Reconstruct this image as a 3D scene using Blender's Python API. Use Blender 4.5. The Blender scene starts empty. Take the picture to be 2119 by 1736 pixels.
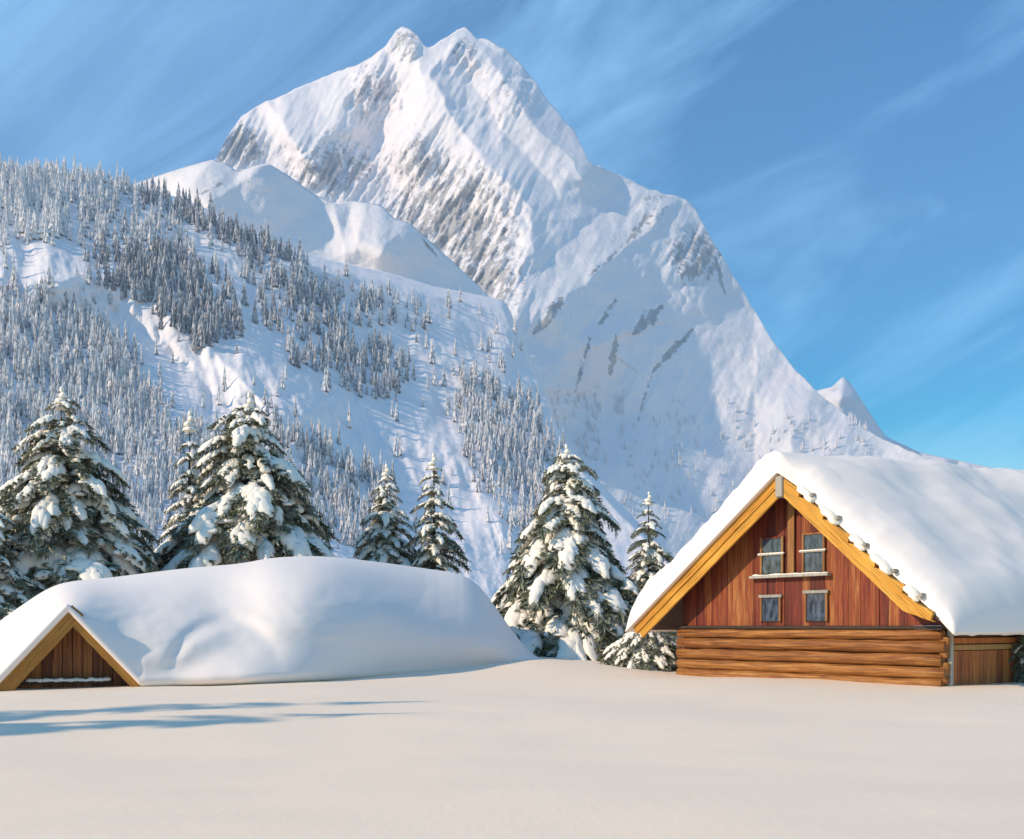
import bpy, bmesh, math, random
import numpy as np
from mathutils import Vector, Matrix
R = math.radians
C = bpy.context.scene.collection
SC = bpy.context.scene

# ------------------------------------------------------------------ camera, sky, sun, exposure
EYE = 1.7                      # eye height above the snow
F = 2272.0                     # focal length, in units of a 2119 x 1736 frame
CX, HY = 1059.5, 1295.0        # principal column and horizon row of that frame
cam = bpy.data.cameras.new('camera'); camo = bpy.data.objects.new('camera', cam); C.objects.link(camo)
camo.location = (0, 0, EYE); camo.rotation_euler = (R(90), 0, 0)
cam.sensor_width = 36.0; cam.lens = F / 2119 * 36.0; cam.shift_y = (HY - 868) / 2119
cam.clip_start = 0.1; cam.clip_end = 30000
SC.camera = camo
SUN_EL = 30.0; SUN_TO = Vector((0.90, 0.436))         # the light travels right and away from the camera
world = bpy.data.worlds.new('World'); SC.world = world; world.use_nodes = True
wn = world.node_tree; wn.nodes.clear()
w_out = wn.nodes.new('ShaderNodeOutputWorld'); w_bg = wn.nodes.new('ShaderNodeBackground')
w_sky = wn.nodes.new('ShaderNodeTexSky'); w_sky.sky_type = 'NISHITA'; w_sky.sun_disc = False
w_sky.sun_elevation = R(SUN_EL)
w_sky.sun_rotation = math.atan2(-SUN_TO.x, -SUN_TO.y) % (2 * math.pi)
w_sky.altitude = 1200; w_sky.air_density = 1.4; w_sky.dust_density = 0.2; w_sky.ozone_density = 1.5
w_bg.inputs['Strength'].default_value = 0.13
# thin streaks of high cloud, the same all over the sky
w_tc = wn.nodes.new('ShaderNodeTexCoord'); w_map = wn.nodes.new('ShaderNodeMapping')
w_map.inputs['Rotation'].default_value = (0, R(32), 0)
w_mp2 = wn.nodes.new('ShaderNodeMapping'); w_mp2.inputs['Scale'].default_value = (1.0, 1.0, 4.2); w_mp2.inputs['Location'].default_value = (0.35, 0.2, 0.55)
w_no = wn.nodes.new('ShaderNodeTexNoise'); w_no.inputs['Scale'].default_value = 1.7; w_no.inputs['Detail'].default_value = 10
w_no.inputs['Roughness'].default_value = 0.6; w_no.inputs['Distortion'].default_value = 0.9
w_rp = wn.nodes.new('ShaderNodeValToRGB')
w_rp.color_ramp.elements[0].position = 0.42; w_rp.color_ramp.elements[0].color = (0, 0, 0, 1)
w_rp.color_ramp.elements[1].position = 0.78; w_rp.color_ramp.elements[1].color = (0.62, 0.62, 0.62, 1)
w_mx = wn.nodes.new('ShaderNodeMix'); w_mx.data_type = 'RGBA'
w_mx.inputs['B'].default_value = (4.4, 8.8, 13.0, 1)
w_hs = wn.nodes.new('ShaderNodeHueSaturation'); w_hs.inputs['Saturation'].default_value = 2.3; w_hs.inputs['Hue'].default_value = 0.5
L = wn.links.new
L(w_tc.outputs['Generated'], w_map.inputs['Vector']); L(w_map.outputs[0], w_mp2.inputs['Vector']); L(w_mp2.outputs[0], w_no.inputs['Vector'])
L(w_no.outputs['Fac'], w_rp.inputs[0]); L(w_rp.outputs[0], w_mx.inputs['Factor'])
L(w_sky.outputs[0], w_hs.inputs['Color']); L(w_hs.outputs[0], w_mx.inputs['A'])
L(w_mx.outputs['Result'], w_bg.inputs['Color']); L(w_bg.outputs[0], w_out.inputs[0])
sun = bpy.data.lights.new('sun', 'SUN'); sun.energy = 4.2; sun.angle = R(1.0); sun.color = (1.0, 0.80, 0.56)
suno = bpy.data.objects.new('sun', sun); C.objects.link(suno)
ce, se = math.cos(R(SUN_EL)), math.sin(R(SUN_EL))
suno.rotation_euler = Vector((SUN_TO.x * ce, SUN_TO.y * ce, -se)).to_track_quat('-Z', 'Y').to_euler()
SC.view_settings.view_transform = 'Standard'; SC.view_settings.look = 'None'
SC.view_settings.exposure = 0.13; SC.view_settings.gamma = 1.0; SC.view_settings.use_curve_mapping = False
SC.render.engine = 'CYCLES'
SC.cycles.use_denoising = True
SC.cycles.max_bounces = 8; SC.cycles.volume_bounces = 1

HAZE = 0.00009

# ------------------------------------------------------------------ helpers
def wp(px, py, Y):
    """world point seen at frame position (px, py) at distance Y"""
    return np.stack([(px - CX) / F * Y, Y + 0 * px, EYE + (HY - py) / F * Y], -1)

_rs = np.random.RandomState(7); _perm = _rs.permutation(1024)
def noise2(x, y):
    xi = np.floor(x).astype(int); yi = np.floor(y).astype(int); fx = x - xi; fy = y - yi
    def g(i, j):
        h = _perm[(_perm[i & 1023] + j) & 1023]; a = h * (2 * math.pi / 1024)
        return np.cos(a) * (x - i) + np.sin(a) * (y - j)
    u = fx * fx * fx * (fx * (fx * 6 - 15) + 10); v = fy * fy * fy * (fy * (fy * 6 - 15) + 10)
    a = g(xi, yi) * (1 - u) + g(xi + 1, yi) * u; b = g(xi, yi + 1) * (1 - u) + g(xi + 1, yi + 1) * u
    return (a * (1 - v) + b * v) * 1.5
def fbm(x, y, o=5, gain=0.5):
    s = 0; a = 1.0
    for k in range(o):
        s = s + a * noise2(x * 2 ** k + 17.3 * k, y * 2 ** k - 9.1 * k); a *= gain
    return s
def ridged(x, y, o=5, gain=0.5):
    s = 0; a = 1.0
    for k in range(o):
        s = s + a * (1 - 2 * np.abs(noise2(x * 2 ** k + 31.7 * k, y * 2 ** k + 5.3 * k))); a *= gain
    return s
def sstep(a, b, x):
    t = np.clip((x - a) / (b - a), 0, 1); return t * t * (3 - 2 * t)
def pl(pts, x):
    p = np.array(pts, float); return np.interp(x, p[:, 0], p[:, 1])
def smooth_pl(pts, x, s):
    """interpolated polyline, softened over s"""
    return sum(pl(pts, x + d * s) for d in (-1, -0.6, -0.3, 0, 0.3, 0.6, 1)) / 7
def line_field(px, py, pts, wl, wr):
    """crest of height 1 along a polyline, falling to 0 over wl on its left and wr on its right"""
    best = np.full(px.shape, 1e9); side = np.zeros(px.shape); amp = np.ones(px.shape); ns = len(pts) - 1; si = 0
    for (x0, y0), (x1, y1) in zip(pts[:-1], pts[1:]):
        dx, dy = x1 - x0, y1 - y0; l2 = dx * dx + dy * dy
        t = np.clip(((px - x0) * dx + (py - y0) * dy) / l2, 0, 1)
        ex = px - (x0 + t * dx); ey = py - (y0 + t * dy); d = np.hypot(ex, ey)
        m = d < best; best = np.where(m, d, best); side = np.where(m, dx * ey - dy * ex, side); si += 1
        amp = np.where(m, 1 - sstep(0.1, 1.0, t) if si == ns else (sstep(-0.6, 0.6, t) if si == 1 else 1.0), amp)
    # running down the picture, a point to the picture's left has side > 0
    w = np.where(side > 0, wl, wr)
    return np.clip(1 - best / w, 0, 1) * amp if ns > 1 else np.clip(1 - best / w, 0, 1)
def in_poly(px, py, poly):
    c = np.zeros(px.shape, bool); n = len(poly)
    for i in range(n):
        x0, y0 = poly[i]; x1, y1 = poly[(i + 1) % n]
        if y0 == y1: continue
        m = ((y0 > py) != (y1 > py)) & (px < (x1 - x0) * (py - y0) / (y1 - y0) + x0); c ^= m
    return c

def mesh_np(name, V, Q, smooth=True, tri=False):
    me = bpy.data.meshes.new(name); V = np.ascontiguousarray(V, np.float32).reshape(-1, 3); Q = np.ascontiguousarray(Q, np.int32)
    k = Q.shape[1]
    me.vertices.add(len(V)); me.vertices.foreach_set('co', V.ravel())
    me.loops.add(Q.size); me.loops.foreach_set('vertex_index', Q.ravel())
    me.polygons.add(len(Q)); me.polygons.foreach_set('loop_start', np.arange(len(Q), dtype=np.int32) * k)
    me.polygons.foreach_set('use_smooth', np.full(len(Q), smooth))
    me.update(calc_edges=True); return me
def grid_faces(r, c, flip=False):
    i = np.arange(r * c).reshape(r, c); a, b, d, e = i[:-1, :-1], i[:-1, 1:], i[1:, 1:], i[1:, :-1]
    q = np.stack([a, b, d, e], -1).reshape(-1, 4); return q[:, ::-1] if flip else q
def link(name, me, mat=None, parent=None):
    if isinstance(me, bmesh.types.BMesh):
        b = me; me = bpy.data.meshes.new(name); b.to_mesh(me); b.free()
    o = bpy.data.objects.new(name, me); C.objects.link(o)
    if mat is not None and not me.materials: me.materials.append(mat)
    if parent is not None: o.parent = parent
    return o
def tag(o, label=None, cat=None, group=None, kind=None):
    if label: o['label'] = label
    if cat: o['category'] = cat
    if group: o['group'] = group
    if kind: o['kind'] = kind
    return o
def empty(name, loc, rz=0.0):
    o = bpy.data.objects.new(name, None); C.objects.link(o); o.location = loc; o.rotation_euler = (0, 0, rz); o.empty_display_size = 0.3; return o
def fattr(me, name, val):
    a = me.attributes.new(name, 'FLOAT', 'POINT'); a.data.foreach_set('value', np.ascontiguousarray(val, np.float32).ravel())

# ------------------------------------------------------------------ materials
class NT:
    def __init__(s, name, rough=0.7, spec=0.3):
        s.m = bpy.data.materials.new(name); s.m.use_nodes = True; s.t = s.m.node_tree
        s.b = s.t.nodes['Principled BSDF']; s.b.inputs['Roughness'].default_value = rough
        s.b.inputs['Specular IOR Level'].default_value = spec
    def n(s, t, **kw):
        n = s.t.nodes.new(t)
        for k, v in kw.items():
            if k in n.inputs: n.inputs[k].default_value = v
            else: setattr(n, k, v)
        return n
    def l(s, a, b): s.t.links.new(a, b)
    def obj(s): return s.n('ShaderNodeTexCoord').outputs['Object']
    def noise(s, scale, detail=4, vec=None, sc=None, rough=0.5, dist=0.0):
        if vec is None: vec = s.obj()
        if sc:
            mp = s.n('ShaderNodeMapping', Scale=sc); s.l(vec, mp.inputs[0]); vec = mp.outputs[0]
        n = s.n('ShaderNodeTexNoise', Scale=scale, Detail=detail, Roughness=rough, Distortion=dist); s.l(vec, n.inputs['Vector']); return n.outputs['Fac']
    def ramp(s, fac, stops):
        r = s.n('ShaderNodeValToRGB'); e = r.color_ramp.elements
        while len(e) < len(stops): e.new(0.5)
        for k, (p, c) in enumerate(stops): e[k].position = p; e[k].color = (c[0], c[1], c[2], 1) if not isinstance(c, (int, float)) else (c, c, c, 1)
        s.l(fac, r.inputs[0]); return r.outputs[0]
    def mix(s, f, a, b, mode='MIX'):
        m = s.n('ShaderNodeMix', data_type='RGBA', blend_type=mode)
        for v, k in ((f, 'Factor'), (a, 'A'), (b, 'B')):
            if isinstance(v, bpy.types.NodeSocket): s.l(v, m.inputs[k])
            elif isinstance(v, (int, float)): m.inputs[k].default_value = v
            else: m.inputs[k].default_value = (v[0], v[1], v[2], 1)
        return m.outputs['Result']
    def attr(s, name): return s.n('ShaderNodeAttribute', attribute_name=name).outputs['Fac']
    def col(s, c):
        if isinstance(c, bpy.types.NodeSocket): s.l(c, s.b.inputs['Base Color'])
        else: s.b.inputs['Base Color'].default_value = (c[0], c[1], c[2], 1)
    def bump(s, h, strength=0.3, dist=0.05):
        b = s.n('ShaderNodeBump', Strength=strength, Distance=dist); s.l(h, b.inputs['Height']); s.l(b.outputs[0], s.b.inputs['Normal'])

def snow_mat(name, c=(0.82, 0.815, 0.81), fine=9.0, dist=0.03, strength=0.35):
    m = NT(name, 0.65, 0.25)
    a = m.noise(fine, 6, rough=0.6, sc=(1.0, 0.45, 1.0)); b = m.noise(fine * 0.12, 4)
    m.col(m.ramp(b, [(0.3, [v * 0.97 for v in c]), (0.7, c)]))
    m.bump(m.mix(0.35, a, b), strength, dist)
    return m.m
M = {}
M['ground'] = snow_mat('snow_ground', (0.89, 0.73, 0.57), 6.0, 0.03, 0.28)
M['snow'] = snow_mat('snow_soft', (0.87, 0.79, 0.745), 3.0, 0.03, 0.35)
M['tree_snow'] = snow_mat('snow_clump', (0.85, 0.80, 0.72), 5.0, 0.06, 0.5)
def wood(name, stops, axis, dark=0.45, rough=0.6, rnd=0.35, scale=1.0):
    m = NT(name, rough, 0.35)
    sc = [9, 9, 9]; sc[axis] = 0.5
    g = m.noise(1.6 * scale, 7, sc=sc, rough=0.65, dist=0.4)
    inf = m.n('ShaderNodeObjectInfo')
    add = m.n('ShaderNodeMath', operation='MULTIPLY_ADD'); m.l(inf.outputs['Random'], add.inputs[0]); add.inputs[1].default_value = rnd; m.l(g, add.inputs[2])
    sub = m.n('ShaderNodeMath', operation='SUBTRACT'); m.l(add.outputs[0], sub.inputs[0]); sub.inputs[1].default_value = rnd / 2
    c = m.ramp(sub.outputs[0], stops)
    sc2 = [22, 22, 22]; sc2[axis] = 0.6
    k = m.noise(1.3 * scale, 5, sc=sc2, rough=0.7)
    c = m.mix(m.ramp(k, [(0.36, 0.75), (0.52, 0.0)]), c, m.mix(dark, c, (0.02, 0.008, 0.004)))
    m.col(c); m.bump(m.mix(0.5, g, k), 0.5, 0.03)
    return m.m
M['plank'] = wood('plank_wood', [(0.25, (0.075, 0.011, 0.006)), (0.46, (0.18, 0.026, 0.010)), (0.63, (0.27, 0.068, 0.016)), (0.88, (0.46, 0.22, 0.07))], 2, 0.75, rnd=0.42)
M['hut_plank'] = wood('hut_plank_wood', [(0.25, (0.10, 0.030, 0.010)), (0.45, (0.22, 0.075, 0.02)), (0.6, (0.34, 0.13, 0.035)), (0.8, (0.45, 0.2, 0.06))], 2)
M['log'] = wood('log_wood', [(0.28, (0.09, 0.025, 0.008)), (0.44, (0.24, 0.085, 0.018)), (0.58, (0.36, 0.15, 0.034)), (0.8, (0.52, 0.29, 0.10))], 0, 0.8, rnd=0.15)
M['gold'] = wood('barge_wood', [(0.25, (0.36, 0.13, 0.012)), (0.45, (0.58, 0.26, 0.026)), (0.65, (0.64, 0.34, 0.05)), (0.85, (0.70, 0.46, 0.14))], 0, 0.8, rnd=0.18)
M['hut_gold'] = wood('hut_barge_wood', [(0.25, (0.24, 0.085, 0.014)), (0.5, (0.40, 0.18, 0.03)), (0.8, (0.52, 0.28, 0.06))], 0, 0.5, rnd=0.1)
M['tan'] = wood('tan_wood', [(0.25, (0.28, 0.14, 0.04)), (0.5, (0.42, 0.23, 0.075)), (0.8, (0.52, 0.32, 0.12))], 2, 0.5)
M['frame'] = wood('frame_wood', [(0.25, (0.16, 0.06, 0.02)), (0.5, (0.28, 0.12, 0.035)), (0.8, (0.40, 0.21, 0.07))], 2, 0.6)
M['side'] = wood('side_wood', [(0.25, (0.20, 0.045, 0.012)), (0.5, (0.40, 0.11, 0.020)), (0.8, (0.55, 0.21, 0.045))], 2, 0.7)
M['grey'] = wood('grey_wood', [(0.25, (0.22, 0.20, 0.18)), (0.5, (0.36, 0.34, 0.30)), (0.8, (0.48, 0.45, 0.40))], 2, 0.5)
M['dark'] = wood('dark_wood', [(0.25, (0.03, 0.018, 0.012)), (0.6, (0.07, 0.04, 0.024))], 1, 0.4)
g_ = NT('window_glass', 0.08, 0.6); g_.col(g_.ramp(g_.noise(2.2, 3, sc=(3, 1, 1.2)), [(0.34, (0.012, 0.016, 0.024)), (0.74, (0.11, 0.14, 0.20))])); M['glass'] = g_.m  # blue-grey smears are sky reflection painted into the pane colour
g_ = NT('bark', 0.9, 0.1); g_.col(g_.ramp(g_.noise(3, 5, sc=(4, 4, 0.7)), [(0.3, (0.03, 0.02, 0.014)), (0.7, (0.10, 0.07, 0.045))])); M['bark'] = g_.m
g_ = NT('needles', 0.75, 0.2)
inf = g_.n('ShaderNodeObjectInfo')
g_.col(g_.mix(g_.ramp(g_.noise(6.0, 3), [(0.42, 0.0), (0.62, 1.0)]), g_.ramp(inf.outputs['Random'], [(0.0, (0.040, 0.052, 0.028)), (0.6, (0.075, 0.082, 0.038)), (1.0, (0.13, 0.112, 0.042))]), (0.32, 0.34, 0.27)))
M['needles'] = g_.m
g_ = NT('mountain', 0.7, 0.15)
rk = g_.attr('rock')
cr = g_.ramp(g_.noise(0.02, 6, sc=(1, 1, 0.35), rough=0.65), [(0.3, (0.28, 0.265, 0.26)), (0.55, (0.42, 0.395, 0.365)), (0.75, (0.58, 0.55, 0.51))])
cs = g_.ramp(g_.noise(0.006, 5), [(0.3, (0.85, 0.785, 0.785)), (0.7, (0.88, 0.825, 0.81))])
gr = g_.noise(0.05, 6, sc=(1, 1, 0.6), rough=0.7)
ad = g_.n('ShaderNodeMath', operation='MULTIPLY_ADD'); g_.l(gr, ad.inputs[0]); ad.inputs[1].default_value = 1.3; g_.l(rk, ad.inputs[2])
g_.col(g_.mix(g_.ramp(ad.outputs[0], [(0.86, 0.0), (1.35, 1.0)]), cs, cr)); g_.bump(g_.mix(0.4, g_.noise(0.02, 7, rough=0.6), g_.noise(0.07, 5, rough=0.7)), 0.7, 9.0)
M['mountain'] = g_.m
g_ = NT('hill_snow', 0.7, 0.15)
g_.col(g_.ramp(g_.noise(0.02, 5), [(0.3, (0.84, 0.775, 0.785)), (0.7, (0.88, 0.82, 0.81))])); g_.bump(g_.noise(0.06, 7, rough=0.6), 0.6, 4.0)
M['hill'] = g_.m
g_ = NT('far_spruce_hazed', 0.8, 0.1)
sn = g_.attr('frost_haze'); nn = g_.noise(0.5, 3)
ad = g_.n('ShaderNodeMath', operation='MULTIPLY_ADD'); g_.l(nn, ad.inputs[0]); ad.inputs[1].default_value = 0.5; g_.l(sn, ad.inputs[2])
g_.col(g_.ramp(ad.outputs[0], [(0.28, (0.17, 0.17, 0.18)), (0.55, (0.38, 0.37, 0.38)), (0.78, (0.80, 0.76, 0.75))]))  # pale lilac greys: distance haze painted into the tree colour, along with real frost
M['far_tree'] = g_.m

# ------------------------------------------------------------------ ground
def gz(x, y):
    x = np.asarray(x, float); y = np.asarray(y, float)
    z = 0.42 * sstep(31, 46, y) * sstep(7.5, 0.5, x) * sstep(-16, -9, x) * (1 - 0.5 * sstep(55, 90, y))
    z = z + (0.09 * fbm(x / 11.0, y / 8.0, 3) + 0.022 * fbm(x / 3.4 + 5, y / 1.5, 3)) * sstep(90, 55, np.abs(y)) * sstep(70, 40, np.abs(x))
    return z - 2.0 * sstep(90, 160, y)
u = np.linspace(-1, 1, 321); gx = 16 * np.sinh(u * 7.2) / 3.0 + 1.0
v = np.linspace(0, 1, 340); gy = -60 + 0.1 + np.concatenate([np.linspace(0, 64, 30)[:-1], 64 + np.cumsum(0.16 * 1.033 ** np.arange(280))])
gy = np.append(gy, [2600, 4200, 6400])
GX, GY = np.meshgrid(gx, gy)
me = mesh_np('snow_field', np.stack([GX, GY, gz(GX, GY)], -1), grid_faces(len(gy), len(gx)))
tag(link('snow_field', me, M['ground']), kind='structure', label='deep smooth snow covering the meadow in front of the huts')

# ------------------------------------------------------------------ relief terrain: slopes at real distances
def relief(name, px, py, Y, mat, back=None, label=None, attrs=None):
    """front slope of a hill: rows run from its foot to its crest; a far side is added behind the crest"""
    V = wp(px, py, Y); c = V[-1].copy(); rows = [V]
    for k in range(1, 5):
        b = c.copy(); d = back * k / 4; b[:, 0] *= 1 + d / c[:, 1]; b[:, 1] += d; b[:, 2] -= (c[:, 2] + 40) * (k / 4) ** 0.8; rows.append(b[None])
    V = np.concatenate(rows, 0); me = mesh_np(name, V, grid_faces(V.shape[0], V.shape[1]))
    for k, a in (attrs or {}).items(): fattr(me, k, np.concatenate([a] + [a[-1:]] * 4, 0))
    o = link(name, me, mat); tag(o, kind='structure', label=label); return o

# main mountain
S_M = [(200, 600), (300, 520), (400, 400), (448, 328), (470, 285), (500, 240), (540, 215), (600, 190), (650, 168), (690, 150), (730, 138), (765, 122), (800, 92), (818, 66),
       (832, 55), (846, 57), (860, 70), (878, 92), (890, 98), (905, 88), (925, 76), (945, 62), (962, 55), (976, 68), (990, 82), (1008, 80), (1024, 88), (1060, 112),
       (1100, 160), (1130, 200), (1160, 240), (1188, 270), (1203, 300), (1218, 332), (1250, 350), (1290, 364), (1340, 390), (1385, 402), (1420, 414), (1440, 434), (1462, 475),
       (1500, 540), (1560, 640), (1600, 708), (1650, 770), (1700, 818), (1760, 868), (1830, 912), (1900, 940), (2000, 985), (2150, 1060), (2400, 1200)]
px1 = np.arange(240, 2330, 3.2); nt = 330
T = np.linspace(0, 1, nt)[:, None]; PX = np.broadcast_to(px1, (nt, len(px1)))
sil = pl(S_M, px1) + 3.0 * fbm(px1 / 26.0, px1 * 0 + 3.3, 4)
PY = 1320 + (sil[None] - 1320) * T
h = (1320 - PY) / 1265
D = 1900 + 1950 * h ** 1.15 + 0.95 * np.clip(PX - 1040, 0, 520) - 0.35 * np.clip(800 - PX, 0, 300)
rid = [([(842, 60), (800, 105), (745, 165), (705, 250), (640, 320), (600, 345)], 190, 75, 150),
       ([(842, 60), (872, 120), (880, 200), (850, 300), (800, 380)], 60, 90, 85),
       ([(960, 58), (915, 120), (895, 160), (945, 250), (1000, 335), (1060, 385), (1105, 440), (1085, 560), (1062, 650), (1070, 760), (1150, 900)], 170, 330, 290),
       ([(985, 78), (1040, 160), (1100, 250), (1180, 330), (1230, 420)], 60, 170, 110),
       ([(1250, 352), (1180, 470), (1130, 600)], 110, 160, 30),
       ([(1400, 410), (1330, 490), (1240, 560), (1150, 640), (1110, 720)], 90, 240, 120),
       ([(1450, 480), (1420, 620), (1340, 760), (1270, 880)], 150, 170, 90),
       ([(1570, 650), (1560, 800), (1500, 950)], 130, 170, 80),
       ([(1690, 815), (1640, 900), (1570, 1020)], 100, 180, 60),
       ([(600, 192), (590, 260), (540, 330)], 90, 60, 60)]
for pts, wl, wr, A in rid:
    wob = 12 * fbm(PX / 60.0, PY / 60.0, 3)
    f = line_field(PX + wob, PY + 0.6 * wob, pts, wl, wr); D = D - A * f
# gullies and crags run down-left, as on the painted face
def stre(px, py, a, b, ang=R(118)):
    s = px * math.cos(ang) + py * math.sin(ang); t = -px * math.sin(ang) + py * math.cos(ang)
    return s / b, t / a
sx, sy = stre(PX, PY, 26, 130); str1 = ridged(sy, sx, 5)
sx, sy = stre(PX + 900, PY, 11, 60); str2 = ridged(sy, sx, 4)
crag = np.zeros(PX.shape)
for x, y, rx, ry, a in [(930, 470, 150, 130, 0.8), (1000, 560, 90, 110, 0.75), (700, 350, 110, 60, 0.7), (495, 300, 55, 45, 0.9), (860, 330, 60, 60, 0.6), (770, 190, 60, 70, 0.5), (840, 90, 30, 35, 0.7),
                        (960, 110, 40, 35, 0.55), (1440, 530, 60, 60, 0.9), (1050, 200, 80, 80, 0.25), (1350, 440, 50, 50, 0.35)]:
    crag = np.maximum(crag, a * np.exp(-(((PX - x) / rx) ** 2 + ((PY - y) / ry) ** 2) ** 1.5))
fade = sstep(0, 0.12, T)
right = sstep(1000, 1200, PX)
D = D - fade * ((5 + 26 * crag) * str1 * (1 - 0.5 * right) + (1.5 + 12 * crag) * str2 * (1 - 0.5 * right)) - 20 * fade * fbm(PX / 110.0, PY / 110.0, 4, 0.42)
rock = 0.62 * crag * np.clip(0.75 + 0.55 * fbm(sy * 1.0, sx * 1.0, 4), 0, 1.4)
for x0, y0, x1, y1, w, a in [(1165, 615, 1105, 690, 16, .75), (1275, 620, 1240, 670, 8, .8), (1370, 632, 1310, 690, 15, .8), (1435, 680, 1350, 770, 8, .95), (1275, 695, 1262, 780, 8, .9), (1222, 695, 1190, 810, 6, .8),
                             (1345, 440, 1290, 510, 10, .6), (1290, 510, 1220, 570, 5, .6), (1480, 530, 1500, 610, 5, .7), (1005, 345, 950, 440, 5, .6), (965, 350, 900, 470, 5, .6), (1040, 600, 1020, 680, 3, .5),
                             (640, 345, 620, 385, 8, .7), (690, 330, 660, 380, 6, .7), (1190, 265, 1205, 300, 5, .6), (1000, 440, 965, 520, 7, .6), (1050, 470, 1010, 560, 9, .6), (930, 330, 880, 420, 6, .6), (1350, 770, 1320, 870, 4, .5)]:
    dx, dy = x1 - x0, y1 - y0; tt = ((PX - x0) * dx + (PY - y0) * dy) / (dx * dx + dy * dy); tc = np.clip(tt, 0, 1)
    wv = w * (0.25 + 0.9 * np.sin(math.pi * tc) ** 0.8) * (1 + 0.6 * fbm(PX / 14.0 + w, PY / 14.0, 3))
    ds = np.hypot(PX - x0 - tc * dx, PY - y0 - tc * dy) + 3.0 * fbm(PX / 9.0, PY / 9.0, 2); d = np.clip(1 - ds / np.maximum(wv, 1.5), 0, 1)
    rock = np.maximum(rock, 0.8 * a * (0.6 + 0.4 * np.clip(str2, -1, 1)) * d ** 0.7); D = D + 5 * d
mountain = relief('mountain', PX, PY, D, M['mountain'], 900, 'snow covered twin peaked mountain with grey crags', {'rock': rock})
# small far peak behind its right flank
pxf = np.arange(1560, 2200, 5.0); S_F = [(1560, 920), (1640, 850), (1690, 808), (1722, 800), (1744, 779), (1760, 792), (1792, 842), (1832, 902), (1900, 935), (2200, 1000)]
t = np.linspace(0, 1, 90)[:, None]; px_ = np.broadcast_to(pxf, (90, len(pxf))); py_ = 1320 + (pl(S_F, pxf)[None] - 1320) * t
D_ = 4400 + 800 * t - 160 * line_field(px_, py_, [(1744, 779), (1735, 850), (1700, 960)], 90, 120) - 40 * fbm(px_ / 60, py_ / 60, 4)
relief('far_peak', px_, py_, D_ + 0 * px_, M['mountain'], 800, 'small pale pointed peak behind the right flank', {'rock': 0.2 * np.clip(fbm(px_ / 30, py_ / 70, 4), 0, 1)})

# treeless white foothills under the summit
S_H = [(180, 430), (270, 384), (330, 362), (400, 340), (440, 330), (470, 338), (492, 356), (520, 345), (555, 337), (600, 365), (650, 402), (690, 420), (735, 415), (790, 424), (815, 452), (845, 460), (880, 490), (960, 562), (1040, 640), (1150, 900), (1300, 1200)]
pxh = np.arange(180, 1200, 3.5); n = 150; t = np.linspace(0, 1, n)[:, None]; px_ = np.broadcast_to(pxh, (n, len(pxh)))
py_ = 1100 + (smooth_pl(S_H, pxh, 8)[None] - 1100) * t
D_ = 1350 + 620 * t + 0.25 * (px_ - 600)
for pts, wl, wr, A in [([(440, 330), (400, 380), (350, 430)], 90, 60, 50), ([(555, 337), (500, 375), (440, 420), (400, 470)], 90, 130, 80), ([(690, 420), (705, 480), (725, 560)], 40, 26, 30), ([(760, 420), (742, 480), (730, 560)], 30, 80, 36), ([(845, 460), (800, 510), (770, 570)], 80, 90, 70), ([(845, 460), (900, 510), (960, 590)], 80, 40, 30)]:
    D_ = D_ - A * line_field(px_, py_, pts, wl, wr)
D_ = D_ - 6 * fbm(px_ / 60, py_ / 60, 4)
rk_ = 0.45 * line_field(px_, py_, [(412, 402), (445, 388), (482, 366)], 8, 8) + 0.4 * line_field(px_, py_, [(870, 490), (905, 530)], 8, 5)
relief('foothill', px_, py_, D_, M['mountain'], 400, 'smooth white foothills without trees below the summit', {'rock': rk_})

# forested hillside on the left
S_L = [(-420, 318), (-80, 330), (0, 350), (100, 356), (200, 366), (260, 378), (300, 389), (370, 408), (450, 441), (560, 493), (640, 526), (700, 541), (800, 563), (900, 593), (1000, 612), (1040, 620), (1052, 634), (1066, 668), (1100, 742), (1130, 802), (1150, 880), (1200, 950), (1280, 1040), (1380, 1140), (1500, 1250), (1620, 1330)]
pxl = np.concatenate([np.arange(-420, 1020, 3.6), np.arange(1020, 1200, 1.6), np.arange(1200, 1620, 4.5)]); n = 300
t = np.linspace(0, 1, n)[:, None]; HPX = np.broadcast_to(pxl, (n, len(pxl)))
hs = smooth_pl(S_L, pxl, 6); HPY = 1330 + (hs[None] - 1330) * t
def hill_depth(px, py, sil):
    hh = np.clip((1330 - py) / (1330 - 340), 0, 1)
    d = pl([(-420, 190), (0, 210), (600, 330), (1100, 520), (1600, 620)], px) + pl([(-420, 700), (0, 760), (500, 950), (1045, 1330), (1200, 1500)], px) * hh ** 1.05
    for pts, wl, wr, A in [([(60, 590), (180, 575), (270, 595), (350, 655), (440, 725), (560, 850), (660, 960)], 60, 160, 45), ([(450, 441), (600, 520), (760, 610), (900, 690), (1040, 790), (1130, 880)], 90, 70, 35),
                           ([(480, 640), (560, 770), (660, 880), (780, 1010)], 70, 90, 26), ([(880, 930), (940, 935), (990, 990), (1030, 1080), (1060, 1160)], 70, 80, 30), ([(700, 560), (880, 620), (1040, 690), (1120, 800)], 60, 70, 28)]:
        wob = 8 * fbm(px / 50.0, py / 50.0, 3)
        d = d - A * line_field(px + wob, py + wob, pts, wl, wr)
    d = d - 9 * fbm(px / 80, py / 110, 4) - 3.0 * ridged(px / 40 - py / 130, py / 200, 4)
    return d
HD = hill_depth(HPX, HPY, hs)
HD = HD + 90 * sstep(26, 0, HPY - hs[None]) ** 1.5 * sstep(300, 420, HPX)
relief('hillside', HPX, HPY, HD, M['hill'], 500, 'steep snowy hillside with scattered frosted forest', None)

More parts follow.
